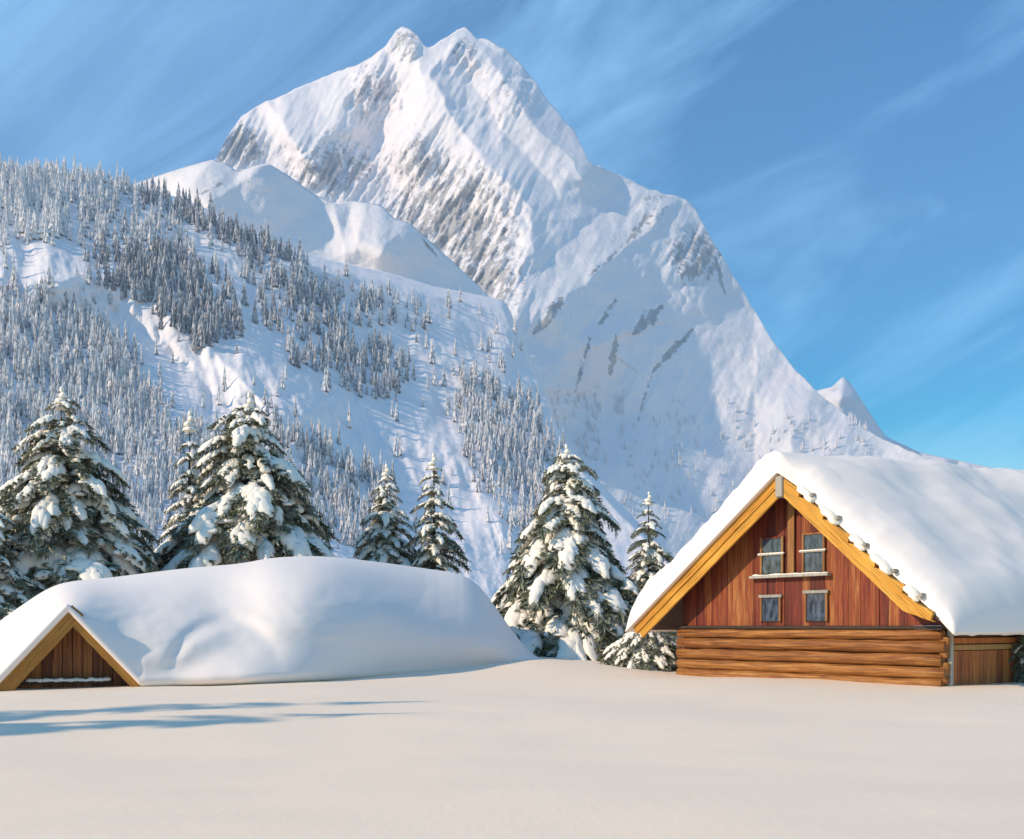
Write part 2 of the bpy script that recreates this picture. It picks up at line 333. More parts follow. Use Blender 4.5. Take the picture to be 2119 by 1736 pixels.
# ------------------------------------------------------------------ far spruces on the slopes
def far_tree_geo(rng, sides=7, tiers=4):
    """unit tree: jagged snow-topped skirts round a leader, height 1; returns verts, tris, frost"""
    V = []; Q = []; Fz = []
    for k in range(tiers):
        z0 = 0.04 + 0.86 * k / tiers; z1 = min(1.0, z0 + 0.46 * (1 - 0.35 * k / tiers)); r = 0.19 * (1 - k / (tiers + 0.25)) + 0.02
        b = len(V); V.append((0, 0, z1)); Fz.append(0.75)
        ph = rng.random() * 6.3
        for i in range(sides * 2):
            a = ph + i * math.pi / sides; q = r * (1.0 if i % 2 == 0 else 0.62) * rng.uniform(0.75, 1.2)
            V.append((q * math.cos(a), q * math.sin(a), z0 + rng.uniform(-0.03, 0.05) - (0.03 if i % 2 == 0 else 0))); Fz.append(rng.choice([0.05, 0.1, 0.5]) if i % 2 else rng.uniform(0.2, 0.75))
        for i in range(sides * 2): Q.append((b, b + 1 + i, b + 1 + (i + 1) % (sides * 2)))
    return np.array(V), np.array(Q), np.array(Fz)
rng = random.Random(11); variants = [far_tree_geo(rng) for _ in range(10)]
Z = [([(-60, 345), (200, 355), (300, 392), (285, 470), (150, 485), (-60, 500)], 1.0, 0.42),
     ([(130, 440), (300, 392), (420, 560), (380, 580), (280, 520), (140, 500)], 0.55, 0.05),
     ([(290, 392), (370, 412), (450, 446), (600, 522), (610, 560), (540, 545), (440, 490), (300, 420)], 1.0, -0.15),
     ([(600, 525), (760, 600), (880, 660), (860, 700), (740, 640), (600, 570)], 0.5, -0.05),
     ([(180, 530), (330, 515), (420, 560), (490, 640), (490, 715), (420, 720), (330, 650), (230, 600)], 1.0, -0.2),
     ([(-60, 645), (100, 620), (180, 640), (250, 720), (330, 850), (345, 1000), (300, 1250), (-60, 1250)], 1.0, 0.05),
     ([(500, 540), (640, 565), (760, 690), (850, 760), (800, 830), (700, 800), (600, 740), (540, 660)], 0.65, -0.1),
     ([(930, 790), (1030, 770), (1140, 900), (1180, 1000), (1120, 1130), (1040, 1080), (960, 900)], 0.85, 0.0),
     ([(520, 850), (640, 900), (800, 1000), (830, 1130), (560, 1150)], 0.6, -0.05),
     ([(330, 840), (450, 900), (520, 1150), (330, 1150)], 0.6, 0.0)]
rg = np.random.RandomState(5); cand = 34000
cx_ = rg.uniform(-300, 1200, cand); cy_ = rg.uniform(340, 1240, cand)
dens = np.full(cand, 0.03); fro = np.full(cand, 0.1)
for poly, d, f in Z:
    m = in_poly(cx_ + 14 * rg.randn(cand), cy_ + 10 * rg.randn(cand), poly); dens = np.where(m, d, dens); fro = np.where(m, f, fro)
clump = 0.6 + 0.7 * fbm(cx_ / 45, cy_ / 60, 3)
ok = (rg.rand(cand) < dens * np.clip(clump, 0.1, 1) * 0.8) & (cy_ > np.interp(cx_, pxl, hs) + 4)
cx_, cy_, fro = cx_[ok], cy_[ok], fro[ok]
dep = hill_depth(cx_, cy_, None); pos = wp(cx_, cy_, dep)
def far_forest(name, pos, hts, fro, label, wmul=1.0):
    Vs, Qs, Fs = [], [], []; off = 0
    for i in range(len(pos)):
        v, q, f = variants[rg.randint(len(variants))]; H = hts[i]; w = H * rg.uniform(0.5, 0.95) * wmul
        a = rg.uniform(0, 6.3); ca, sa = math.cos(a), math.sin(a)
        Vs.append(np.stack([pos[i, 0] + w * (v[:, 0] * ca - v[:, 1] * sa), pos[i, 1] + w * (v[:, 0] * sa + v[:, 1] * ca), pos[i, 2] - 0.04 * H + H * v[:, 2]], -1))
        Qs.append(q + off); off += len(v); Fs.append(f + fro[i] + rg.uniform(-0.12, 0.12))
    me = mesh_np(name, np.concatenate(Vs), np.concatenate(Qs), smooth=False); fattr(me, 'frost_haze', np.concatenate(Fs))
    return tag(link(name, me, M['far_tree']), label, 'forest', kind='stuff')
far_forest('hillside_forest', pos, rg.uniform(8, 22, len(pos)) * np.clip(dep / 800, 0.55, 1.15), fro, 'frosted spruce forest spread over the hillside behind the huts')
# thin woods at the foot of the mountain
cx2 = np.concatenate([rg.uniform(1140, 1290, 260), rg.uniform(1290, 1800, 420)]); cy2 = np.concatenate([rg.uniform(800, 960, 260), rg.uniform(830, 1080, 420)])
keep = fbm(cx2 / 40, cy2 / 90, 3) > -0.05; cx2, cy2 = cx2[keep], cy2[keep]
ji = np.clip(np.round((cx2 - px1[0]) / 3.2).astype(int), 0, len(px1) - 1); ti = np.clip(np.round((cy2 - 1320) / (sil[ji] - 1320) * (nt - 1)).astype(int), 0, nt - 1)
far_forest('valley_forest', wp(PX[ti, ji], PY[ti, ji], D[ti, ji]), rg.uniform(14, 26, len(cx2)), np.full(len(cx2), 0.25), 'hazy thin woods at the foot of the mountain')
# single trees along the crest
vm = []
for v, q, f in variants[:6]:
    for fo in (0.0, 0.35):
        me = mesh_np('ridge_spruce', v * np.array([1, 1, 1]), q, smooth=False); fattr(me, 'frost_haze', f + fo - (0.2 if fo == 0 else 0)); me.materials.append(M['far_tree']); vm.append(me)
def ridge_row(xs, dy, hr, frost_haze, label, group):
    for x in xs:
        y = float(np.interp(x, pxl, hs)) + dy + rng.uniform(0, 9); d = float(hill_depth(np.array([x]), np.array([y]), None)[0]); p = wp(np.array([float(x)]), np.array([y]), np.array([d]))[0]
        o = bpy.data.objects.new('ridge_spruce', vm[2 * rng.randrange(6) + frost_haze]); C.objects.link(o); H = rng.uniform(*hr)
        o.location = (p[0], p[1], p[2] - 0.5); o.scale = (H * 0.95, H * 0.95, H); o.rotation_euler = (0, 0, rng.uniform(0, 6))
        tag(o, label, 'tree', group)
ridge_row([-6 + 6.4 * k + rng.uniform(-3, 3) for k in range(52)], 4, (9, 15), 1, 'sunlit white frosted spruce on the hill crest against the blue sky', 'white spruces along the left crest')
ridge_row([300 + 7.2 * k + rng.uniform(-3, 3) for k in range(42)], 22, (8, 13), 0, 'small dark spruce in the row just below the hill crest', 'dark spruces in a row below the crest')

# ------------------------------------------------------------------ near spruces: trunk, boughs, snow on each bough
def bough_curve(s): return -0.06 * s - 0.20 * s ** 2.4 + 0.06 * np.sin(s * 3.0)
def bough_mesh(seed):
    r = random.Random(seed); V = []; Q = []
    def blade(p, d, l, w, up):
        d = d.normalized(); n = d.cross(up)
        if n.length < 1e-3: n = Vector((1, 0, 0))
        n.normalize(); b = len(V)
        V.extend([p - n * w, p + n * w, p + d * l * 0.6 + n * w * 0.8, p + d * l, p + d * l * 0.6 - n * w * 0.8]); Q.extend([(b, b + 1, b + 2), (b, b + 2, b + 4), (b + 4, b + 2, b + 3)])
    def twig(p0, d, l, n):
        for k in range(n):
            s = (k + r.random()) / n; p = p0 + d * l * s + Vector((0, 0, -0.12 * l * s * s))
            for q in range(3):
                dd = d * r.uniform(0.5, 1.1) + Vector((r.uniform(-1, 1), r.uniform(-1, 1), r.uniform(-0.9, 0.25))) * 0.75
                blade(p, dd, r.uniform(0.05, 0.10), r.uniform(0.006, 0.012), Vector((r.uniform(-1, 1), r.uniform(-1, 1), 1)))
    N = 11
    for i in range(N):
        s = 0.12 + 0.88 * i / (N - 1); p = Vector((s, 0.03 * math.sin(5 * s + seed), float(bough_curve(s)))); ll = 0.34 * (1 - s) ** 0.7 * min(1, 0.45 + s * 1.6) + 0.07
        for sd in (-1, 1):
            d = Vector((r.uniform(0.5, 0.9), sd * r.uniform(0.7, 1.0), r.uniform(-0.35, -0.05))).normalized(); twig(p, d, ll * r.uniform(0.8, 1.15), 9)
        twig(p, Vector((1, 0, -0.3)).normalized(), 0.14, 5)
        twig(p, Vector((0.5, r.uniform(-.4, .4), -1)).normalized(), 0.12, 4)
    # the woody axis
    b = len(V)
    for i in range(6):
        s = i / 5; z = float(bough_curve(s)); w = 0.016 * (1 - 0.8 * s)
        V.extend([Vector((s, -w, z - w)), Vector((s, w, z - w)), Vector((s, 0, z + w))])
    for i in range(5):
        for k in range(3): a0 = b + 3 * i + k; a1 = b + 3 * i + (k + 1) % 3; Q.extend([(a0, a1, a1 + 3), (a0, a1 + 3, a0 + 3)])
    me = bpy.data.meshes.new('bough'); me.from_pydata([tuple(v) for v in V], [], Q); me.materials.append(M['needles']); return me
def ico(sub):
    bm = bmesh.new(); bmesh.ops.create_icosphere(bm, subdivisions=sub, radius=1.0); v = np.array([x.co[:] for x in bm.verts]); q = np.array([[x.index for x in f.verts] for f in bm.faces]); bm.free(); return v, q
ICO3 = ico(3); ICO2 = ico(2)
def blob(cx, cy, cz, rx, ry, rz, seed, rough=0.3, src=ICO3):
    v, q = src; n = 0.5 * noise2(v[:, 0] * 1.7 + seed * 3.1, v[:, 1] * 1.7 + v[:, 2] * 1.3 + seed) + 0.35 * noise2(v[:, 0] * 3.7 - seed, v[:, 1] * 3.7 - v[:, 2] * 2.1 + 7 * seed)
    w = v * (1 + rough * n)[:, None]; w[:, 2] = np.where(w[:, 2] < 0, w[:, 2] * 0.45, w[:, 2])
    return np.stack([cx + rx * w[:, 0], cy + ry * w[:, 1], cz + rz * w[:, 2]], -1), q
def join(parts):
    V, Q, o = [], [], 0
    for v, q in parts: V.append(v); Q.append(q + o); o += len(v)
    return np.concatenate(V), np.concatenate(Q)
def pad_mesh(seed, full):
    r = random.Random(seed * 7 + 1); parts = []
    k = 11 if full else 5
    for i in range(k):
        s = (0.28 + 0.68 * (i + 0.7 * r.random()) / k) if full else r.uniform(0.4, 0.95)
        y0 = r.uniform(-1, 1) * 0.24 * (1.1 - s); wy = r.uniform(0.06, 0.115) * (1.25 - 0.5 * s)
        v, q = blob(0, 0, 0, r.uniform(0.085, 0.14), wy * 0.9, r.uniform(0.04, 0.065), seed + i * 1.7, 0.5, ICO2 if i % 2 else ICO3)
        x = v[:, 0] + s; v = np.stack([x, v[:, 1] + y0, v[:, 2] + bough_curve(np.clip(x, 0, 1.2)) + 0.03 - 0.9 * np.abs(v[:, 1] + y0) ** 1.6], -1); parts.append((v, q))
    for i in range(5 if full else 3):
        s = r.uniform(0.3, 0.95); y0 = r.choice((-1, 1)) * (0.30 * (1 - s) + 0.05) * r.uniform(0.5, 1.1)
        v, q = blob(0, 0, 0, r.uniform(0.05, 0.1), r.uniform(0.04, 0.08), r.uniform(0.025, 0.05), seed + 40 + i, 0.4, ICO2); x = v[:, 0] + s
        parts.append((np.stack([x, v[:, 1] + y0, v[:, 2] + float(bough_curve(np.array(s))) - 0.9 * abs(y0) ** 1.6], -1), q))
    V, Q = join(parts); me = mesh_np('snow_pad', V, Q); me.materials.append(M['tree_snow']); return me
BOUGH = [bough_mesh(s) for s in range(7)]; PAD = [pad_mesh(s, True) for s in range(7)]; PADS = [pad_mesh(s + 20, False) for s in range(5)]
TIP = None
def spruce(px, top, Y, hw, low, label, seed, density=1.0, shape=0.78, zb=0.2, snowy=1.0, group='snowy spruces around the huts', tilt=1.0, cat='tree'):
    """hw: half width (frame units) reached at frame row low; top: frame row of the tip"""
    r = random.Random(seed); x = (px - CX) / F * Y; H = EYE + (HY - top) / F * Y - zb
    root = empty('spruce_tree', (x, Y, zb)); tag(root, label, cat, group)
    Rb = 1.18 * hw / F * Y; zl = EYE + (HY - low) / F * Y - zb; zl = max(zl, 0.25)
    bm = bmesh.new()
    rings = []
    for k in range(9):
        s = k / 8; rr = 0.022 * H * (1 - s) ** 1.1 + 0.012
        rings.append([bm.verts.new((rr * math.cos(a * math.pi / 4) + 0.03 * math.sin(4 * s + seed), rr * math.sin(a * math.pi / 4), H * 0.985 * s - 0.3 * (1 - s))) for a in range(8)])
    for k in range(8):
        for a in range(8): bm.faces.new((rings[k][a], rings[k][(a + 1) % 8], rings[k + 1][(a + 1) % 8], rings[k + 1][a]))
    bm.faces.new(rings[8]); link('trunk', bm, M['bark'], root)
    levels = max(8, int(round((H - zl * 0.4) / (0.056 * H) * density ** 0.5)))
    i = 0
    for lv in range(levels):
        f = (lv + 0.3) / levels                                   # 0 at the lowest whorl, 1 at the tip
        z = 0.35 * zl + (H - 0.35 * zl) * (f ** 0.92) * 0.975
        g = np.clip((H - z) / (H - zl), 0, 1.12)
        rad = Rb * (0.10 + 0.90 * g ** shape) * (1.0 if g > 0.12 else 0.85)
        nb = int(round((3.5 + 6.6 * min(1, g)) * density)); ph = r.random() * 6.3
        for b in range(nb):
            a = ph + 6.283 * (b + r.uniform(-0.3, 0.3)) / nb; ln = rad * r.uniform(0.58, 1.08)
            k = r.randrange(len(BOUGH))
            o = bpy.data.objects.new('bough', BOUGH[k]); C.objects.link(o); o.parent = root
            zz = z + r.uniform(-0.02, 0.02) * H; o.location = (0, 0, zz)
            fat = r.uniform(0.95, 1.3) * (1.0 + 0.25 * (1 - g))
            o.rotation_euler = (r.uniform(-0.2, 0.2), (0.02 + 0.13 * g - 0.5 * max(0, 0.25 - g)) * tilt + r.uniform(-0.08, 0.08), a); o.scale = (ln, ln * fat, ln * fat)
            shade = math.cos(a) * 0.8 + math.sin(a) * 0.6      # > 0 on the side away from wind and sun
            q = r.random()
            if q < snowy * (0.99 - 0.25 * max(0, shade)):
                p = bpy.data.objects.new('snow_pad', PAD[k] if q < snowy * (0.92 - 0.4 * max(0, shade)) else PADS[r.randrange(len(PADS))]); C.objects.link(p); p.parent = o
                p.scale = (r.uniform(0.92, 1.05), r.uniform(0.85, 1.15), r.uniform(0.9, 1.35))
            i += 1
    parts = [blob(0.02 * H * 0.3 * math.sin(j * 2.1), 0, H * (1.0 - 0.022 * j), 0.008 * H + 0.0065 * H * j, 0.008 * H + 0.0065 * H * j, 0.016 * H, seed + j, 0.4) for j in range(4)]
    V, Q = join(parts); link('snow_cap', mesh_np('snow_cap', V, Q), M['tree_snow'], root)
    return root
spruce(128, 808, 50, 186, 1170, 'tall snowy spruce behind the small buried hut, leftmost and biggest of the left pair', 1, 1.15)
spruce(393, 858, 62, 62, 1120, 'slender spruce half hidden behind the broad spruce left of centre', 2, 0.8, snowy=0.85)
spruce(516, 820, 55, 190, 1130, 'broad snowy spruce behind the middle of the long snow mound', 3, 1.2)
spruce(800, 966, 60, 76, 1150, 'smaller left one of the two narrow spruces behind the mound crest', 4, 0.95)
spruce(897, 943, 58, 72, 1180, 'taller right one of the two narrow spruces behind the mound crest', 5, 0.95)
spruce(1172, 926, 50, 188, 1290, 'thickly snow laden spruce standing alone between the mound and the log cabin', 6, 1.15, snowy=1.1)
spruce(1343, 1022, 64, 62, 1200, 'small yellowish spruce peeping out left of the cabin roof', 7, 0.85, snowy=0.85)
spruce(-34, 1010, 46, 120, 1240, 'snowy spruce cut off by the left edge behind the buried hut', 8, 1.0)
spruce(1335, 1292, 43, 84, 1375, 'low bushy young spruce under the left eave of the log cabin', 9, 1.0, shape=0.35, zb=0.05, tilt=0.3)
spruce(2128, 1275, 33.2, 40, 1410, 'dark low shrub at the right edge against the side of the cabin', 10, 0.9, shape=0.3, zb=-0.05, snowy=0.12, cat='shrub', group='shrubs')
for k, (x, y, H, w) in enumerate([(-23.9, 13.9, 14.0, 2.3), (-20.6, 11.9, 12.0, 2.4), (-22.5, 10.0, 9.5, 2.0)]):
    px = CX + F * x / 30.0
    tr = spruce(px, HY - (H - EYE) / 30.0 * F, 30.0, w / 30 * F, HY - 0.5 / 30 * F, ['spruce out of view on the left casting the upper shadow streak', 'tallest spruce out of view on the left casting long streaks', 'narrow spruce out of view on the left casting the broad near streak'][k], 30 + k, 0.8, zb=0.0, group='spruces beyond the left edge')
    tr.location = (x, y, 0)

# ------------------------------------------------------------------ the long snow mound over the buried hut
hg = Vector((3.17, 1.0)).normalized(); hv = Vector((-hg.y, hg.x))       # along and into the hut
HO = Vector((-12.02, 30.02))                                        # foot of the hut's gable, under its ridge
def hut_plane_Y(px):
    k = (px - CX) / F                                               # ray x = k Y meets the gable plane
    return (HO.x * hv.x + HO.y * hv.y) / (k * hv.x + hv.y)
S_F1 = [(-200, 1470), (-60, 1446), (-8, 1402), (40, 1352), (139, 1249), (288, 1402), (320, 1402), (420, 1398), (600, 1392), (730, 1386), (900, 1378), (1010, 1373), (1110, 1368), (1150, 1366)]
S_F2 = [(-200, 1420), (-60, 1335), (0, 1284), (60, 1242), (100, 1216), (130, 1205), (170, 1200), (230, 1195), (300, 1186), (380, 1176), (500, 1166), (560, 1154), (640, 1150), (700, 1153), (800, 1165), (900, 1179), (950, 1186), (985, 1203), (1015, 1240), (1050, 1292), (1080, 1332), (1110, 1366), (1150, 1367)]
pxm = np.arange(-200, 1151, 2.6); n = 120; t = np.linspace(0, 1, n)[:, None]; px_ = np.broadcast_to(pxm, (n, len(pxm)))
fy = pl(S_F1, pxm); ry = smooth_pl(S_F2, pxm, 26)
Yf = np.where(pxm < 300, hut_plane_Y(pxm) - 0.18, 0); Yf = np.where(pxm >= 300, pl([(300, hut_plane_Y(300.0) - 0.18), (420, 31.1), (560, 31.6), (650, 32.6), (760, 34.8), (900, 38.0), (1110, 43.0), (1150, 43.5)], pxm), Yf)
ker = np.hanning(61); ker /= ker.sum(); Yf = Yf + sstep(270, 380, pxm) * (-Yf + np.convolve(np.pad(Yf, 30, mode='reflect', reflect_type='odd'), ker, 'valid'))
Yr = Yf + smooth_pl([(-200, 1.0), (0, 3.2), (140, 4.2), (300, 5.5), (560, 6.0), (750, 6.5), (950, 5.5), (1060, 2.5), (1150, 1.0)], pxm, 70)
s = 0.45 * t + 0.55 * np.sin(t * math.pi / 2)
ker2 = np.hanning(75); ker2 /= ker2.sum()
def soften(a): return np.convolve(np.pad(a, 37, mode='reflect', reflect_type='odd'), ker2, 'valid')
sb = sstep(0.0, 0.25, t); fyt = fy[None] * (1 - sb) + soften(fy)[None] * sb
py_ = fyt + (np.minimum(ry, fy - 1)[None] - fyt) * s
py_ = np.minimum(py_, fy[None])
Yft = Yf[None] * (1 - sb) + soften(Yf)[None] * sb
Y_ = Yft + (Yr[None] - Yft) * (0.5 * t + 0.5 * t ** 1.5)
w = t * (1 - t) * 4
Y_ = Y_ - 1.3 * w * sstep(0, 1, line_field(px_, py_, [(640, 1060), (690, 1190), (750, 1250), (830, 1310), (980, 1372), (1100, 1420)], 260, 130)) - 0.9 * w * sstep(0, 1, line_field(px_, py_, [(150, 1100), (230, 1190), (300, 1260), (350, 1330), (380, 1420)], 200, 200))
rad = np.hypot((px_ - 470) / 112, (py_ - 1402) / 112)
Y_ = Y_ - 0.2 * sstep(1.05, 0.2, rad) + 0.13 * np.exp(-((rad - 1.05) / 0.14) ** 2) * sstep(1400, 1340, py_) * sstep(600, 470, px_)
Y_ = Y_ - 0.05 * w * fbm(px_ / 120, py_ / 60, 3)
V = wp(px_, py_, Y_); rows = [V]
c = V[-1]
for k in range(1, 13):
    b = c.copy(); d = 7.0 * k / 12; b[:, 0] *= 1 + d / c[:, 1]; b[:, 1] += d; b[:, 2] = c[:, 2] - (c[:, 2] + 0.5) * (k / 12) ** 2; rows.append(b[None])
f0 = V[0]; fr = []
for k, (dy, dz) in enumerate([(0.9, -0.34), (0.25, -0.30), (0.02, -0.2), (-0.02, -0.08)]):
    b = f0.copy(); b[:, 1] += dy; b[:, 2] += dz; fr.append(b[None])
V = np.concatenate(fr + rows, 0)
me = mesh_np('snow_mound', V, grid_faces(V.shape[0], V.shape[1]))
tag(link('snow_mound', me, M['snow']), kind='structure', label='long rounded snow mound burying the roof of the small hut')

# ------------------------------------------------------------------ building parts
def box(bm, x0, x1, y0, y1, z0, z1, bev=0.0):
    vs = [bm.verts.new(p) for p in ((x0, y0, z0), (x1, y0, z0), (x1, y1, z0), (x0, y1, z0), (x0, y0, z1), (x1, y0, z1), (x1, y1, z1), (x0, y1, z1))]
    fs = [bm.faces.new([vs[i] for i in q]) for q in ((3, 2, 1, 0), (4, 5, 6, 7), (0, 1, 5, 4), (1, 2, 6, 5), (2, 3, 7, 6), (3, 0, 4, 7))]
    if bev: bmesh.ops.bevel(bm, geom=list({e for f in fs for e in f.edges}), offset=bev, segments=1, affect='EDGES')
def boxo(name, dims, mat, parent, bev=0.01):
    bm = bmesh.new(); box(bm, *dims, bev=bev); return link(name, bm, mat, parent)
def poly_prism(name, pts, y0, y1, mat, parent):
    """outline in the x-z plane, given depth from y0 to y1"""
    bm = bmesh.new(); a = [bm.verts.new((x, y0, z)) for x, z in pts]; b = [bm.verts.new((x, y1, z)) for x, z in pts]; n = len(pts)
    bm.faces.new(a); bm.faces.new(b[::-1])
    for i in range(n): bm.faces.new((a[i], b[i], b[(i + 1) % n], a[(i + 1) % n]))
    bmesh.ops.recalc_face_normals(bm, faces=bm.faces); return link(name, bm, mat, parent)
def slope_board(name, length, wid, thick, mat, parent, loc, ang, ragged=0.0, seed=0, steps=None):
    """board along local x, its width along local z (downwards from the upper edge), lying along a roof edge"""
    r = random.Random(seed); n = 72 if steps else 26; bm = bmesh.new(); rows = []
    for i in range(n + 1):
        x = length * i / n; up = (steps(i / n) if steps else 0) + r.uniform(-1, 1) * ragged; dn = -wid * (1 - 5.5 * max(0, i / n - 0.87) * (1 if steps else 0)) + r.uniform(-1, 1) * ragged * 0.6
        rows.append([bm.verts.new(p) for p in ((x, 0, up), (x, thick, up), (x, thick, dn), (x, 0, dn))])
    for i in range(n):
        for k in range(4): bm.faces.new((rows[i][k], rows[i + 1][k], rows[i + 1][(k + 1) % 4], rows[i][(k + 1) % 4]))
    bm.faces.new(rows[0][::-1]); bm.faces.new(rows[n])
    bmesh.ops.recalc_face_normals(bm, faces=bm.faces); o = link(name, bm, mat, parent); o.location = loc; o.rotation_euler = (0, ang, 0); return o
def log_obj(name, x0, x1, z, rad, mat, parent, seed, y=0.0, flat=0.85):
    r = random.Random(seed); bm = bmesh.new(); rows = []; n = 14
    for i in range(n + 1):
        x = x0 + (x1 - x0) * i / n; q = rad * (1 + r.uniform(-0.035, 0.035)); dz = r.uniform(-0.012, 0.012)
        rows.append([bm.verts.new((x, y + flat * q * math.cos(a * math.pi / 5), z + dz + q * 1.0 * math.sin(a * math.pi / 5))) for a in range(10)])
    for i in range(n):
        for k in range(10): f = bm.faces.new((rows[i][k], rows[i + 1][k], rows[i + 1][(k + 1) % 10], rows[i][(k + 1) % 10])); f.smooth = True
    bm.faces.new(rows[0]); bm.faces.new(rows[n][::-1]); bmesh.ops.recalc_face_normals(bm, faces=bm.faces)
    return link(name, bm, mat, parent)

# ------------------------------------------------------------------ small hut, buried to its gable
hut = empty('buried_hut', (HO.x, HO.y, 0.0), math.atan2(hg.y, hg.x)); tag(hut, 'small wooden hut gable poking out of the long snow mound on the left', 'hut')
apx = 2.26; hl = (-1.98, -0.02); hr_ = (1.86, 0.18)
for nm, (ex, ez), sd in (('barge_board', hl, 1), ('barge_board', hr_, 2)):
    ln = math.hypot(ex, apx - ez); a = math.atan2(apx - ez, abs(ex))
    if ex < 0:   # from the foot up to the apex
        slope_board(nm, ln, 0.40, 0.12, M['hut_gold'], hut, (ex, -0.12, ez), -a, 0.012, sd)
    else:
        slope_board(nm, ln, 0.37, 0.115, M['hut_gold'], hut, (0, -0.117, apx), a, 0.012, sd)
for (ex, ez) in (hl, hr_):
    poly_prism('roof', [(0, apx - 0.09), (ex * 1.02, ez - 0.17), (ex * 1.02, ez - 0.27), (0, apx - 0.2)], 0.003, 1.0, M['dark'], hut)
def hut_roof(x): return apx - 0.35 - (x / hl[0] * (apx - hl[1]) if x < 0 else x / hr_[0] * (apx - hr_[1]))
xs = np.linspace(-1.9, 1.8, 15); r = random.Random(3)
for i in range(14):
    a, b = xs[i] + 0.008, xs[i + 1] - 0.008; za, zb2 = hut_roof(a) + 0.2, hut_roof(b) + 0.2
    y = 0.75 + r.uniform(-0.03, 0.03)
    pts = [(a, -0.35), (b, -0.35), (b, max(zb2, -0.3)), (a, max(za, -0.3))]
    if a < 0 < b: pts = [(a, -0.35), (b, -0.35), (b, zb2), (0, hut_roof(0) + 0.2), (a, za)]
    poly_prism('plank', pts, y, y + 0.05, M['hut_plank'], hut)
boxo('ledge', (-1.35, 0.95, 0.33, 0.50, 0.10, 0.17), M['dark'], hut)
parts = [blob(-1.1 + 1.95 * i / 15, 0.40, 0.18 + 0.01 * math.sin(i * 2.2), 0.13, 0.085, 0.055 + 0.03 * r.random(), i + 60, 0.5, ICO2) for i in range(16)]
V, Q = join(parts); link('ledge_snow', mesh_np('ledge_snow', V, Q), M['tree_snow'], hut)

# ------------------------------------------------------------------ log cabin
CO = Vector((9.125, 35.1)); cab = empty('log_cabin', (CO.x, CO.y, 0), math.atan2(-0.8, 0.6))
tag(cab, 'wooden log cabin with red brown gable and thick snow on its roof', 'cabin')
HW = 5.125; RZ = 6.55; LX, LZ = -6.75, 1.66; RX, RZ2 = 5.42, 1.92; OV = -0.85     # ridge height, eave ends, verge plane
def roof_z(x): return RZ - (x / LX * (RZ - LZ) if x < 0 else x / RX * (RZ - RZ2))
# logs
zl = [0.02, 0.36, 0.72, 1.10, 1.44]; rl = [0.175, 0.172, 0.185, 0.185, 0.15]
for i, (z, q) in enumerate(zip(zl, rl)):
    log_obj('log', -HW - 0.12, HW - 0.02 + (0.10 if i % 2 else 0.0), z, q, M['log'], cab, i)
boxo('wall_plate', (-HW - 0.1, HW + 0.05, -0.10, 0.12, 1.605, 1.70), M['dark'], cab, 0.015)
poly_prism('log_backing', [(-HW, -0.2), (HW - 0.1, -0.2), (HW - 0.1, 1.6), (-HW, 1.6)], 0.10, 0.16, M['dark'], cab)  # dark backing added to stop light passing between the logs
# gable planks
r = random.Random(21); xs = [-HW]
while xs[-1] < HW - 0.25: xs.append(xs[-1] + r.uniform(0.26, 0.46))
xs[-1] = HW
WIN = [(-1.42, -0.62, 3.42, 4.55), (0.28, 1.00, 3.42, 4.58), (-1.42, -0.72, 1.86, 2.62), (0.38, 1.10, 1.86, 2.72)]
for i in range(len(xs) - 1):
    a, b = xs[i] + 0.006, xs[i + 1] - 0.006; y = 0.04 + r.uniform(-0.016, 0.016)
    za, zb2 = roof_z(a) - 0.16, roof_z(b) - 0.16
    pts = [(a, 1.705), (b, 1.705), (b, max(zb2, 1.72)), (a, max(za, 1.72))]
    if a < 0 < b: pts = [(a, 1.705), (b, 1.705), (b, zb2), (0, roof_z(0) - 0.16), (a, za)]
    poly_prism('plank', pts, y, y + 0.045, M['plank'], cab)
boxo('centre_post', (-0.36, -0.10, -0.06, 0.02, 3.36, 5.85), M['frame'], cab, 0.015)
def window(x0, x1, z0, z1, kind):
    w = poly_prism('window', [(x0 - 0.02, z0 - 0.02), (x1 + 0.02, z0 - 0.02), (x1 + 0.02, z1 + 0.02), (x0 - 0.02, z1 + 0.02)], -0.004, 0.018, M['dark'], cab)
    boxo('pane', (x0, x1, -0.012, -0.005, z0, z1), M['glass'], w, 0.0)
    fm = M['frame']; t = 0.08
    boxo('frame', (x0 - t, x0, -0.055, 0.01, z0 - 0.02, z1 + 0.06), fm, w); boxo('frame', (x1, x1 + t, -0.055, 0.01, z0 - 0.02, z1 + 0.06), fm, w)
    if kind == 0:
        boxo('frame', (x0 - 0.001, x1 + 0.001, -0.05, 0.01, z1, z1 + 0.06), M['plank'], w)
        zm = z0 + 0.54 * (z1 - z0); boxo('crossbar', (x0 - 0.16, x1 + 0.10, -0.075, -0.013, zm - 0.025, zm + 0.03), M['grey'], w)
        V, Q = join([blob(x0 - 0.08 + (x1 - x0 + 0.12) * k / 6, -0.05, zm + 0.03, 0.11, 0.045, 0.035, 90 + k + x0, 0.4, ICO2) for k in range(7)]); link('crossbar_snow', mesh_np('crossbar_snow', V, Q), M['tree_snow'], w)
    else:
        boxo('lintel', (x0 - 0.12, x1 + 0.12, -0.08, 0.01, z1 + 0.002, z1 + 0.10), M['grey'], w)
for k, (a, b, c, d) in enumerate(WIN): window(a, b, c, d, 0 if k < 2 else 1)
boxo('sill', (-1.85, 1.30, -0.20, 0.02, 3.26, 3.35), M['grey'], cab)
V, Q = join([blob(-1.6 + 2.7 * k / 15, -0.12, 3.355, 0.17, 0.07, 0.02 + 0.028 * r.random(), 120 + k, 0.45, ICO2) for k in range(16)]); link('sill_snow', mesh_np('sill_snow', V, Q), M['tree_snow'], cab)
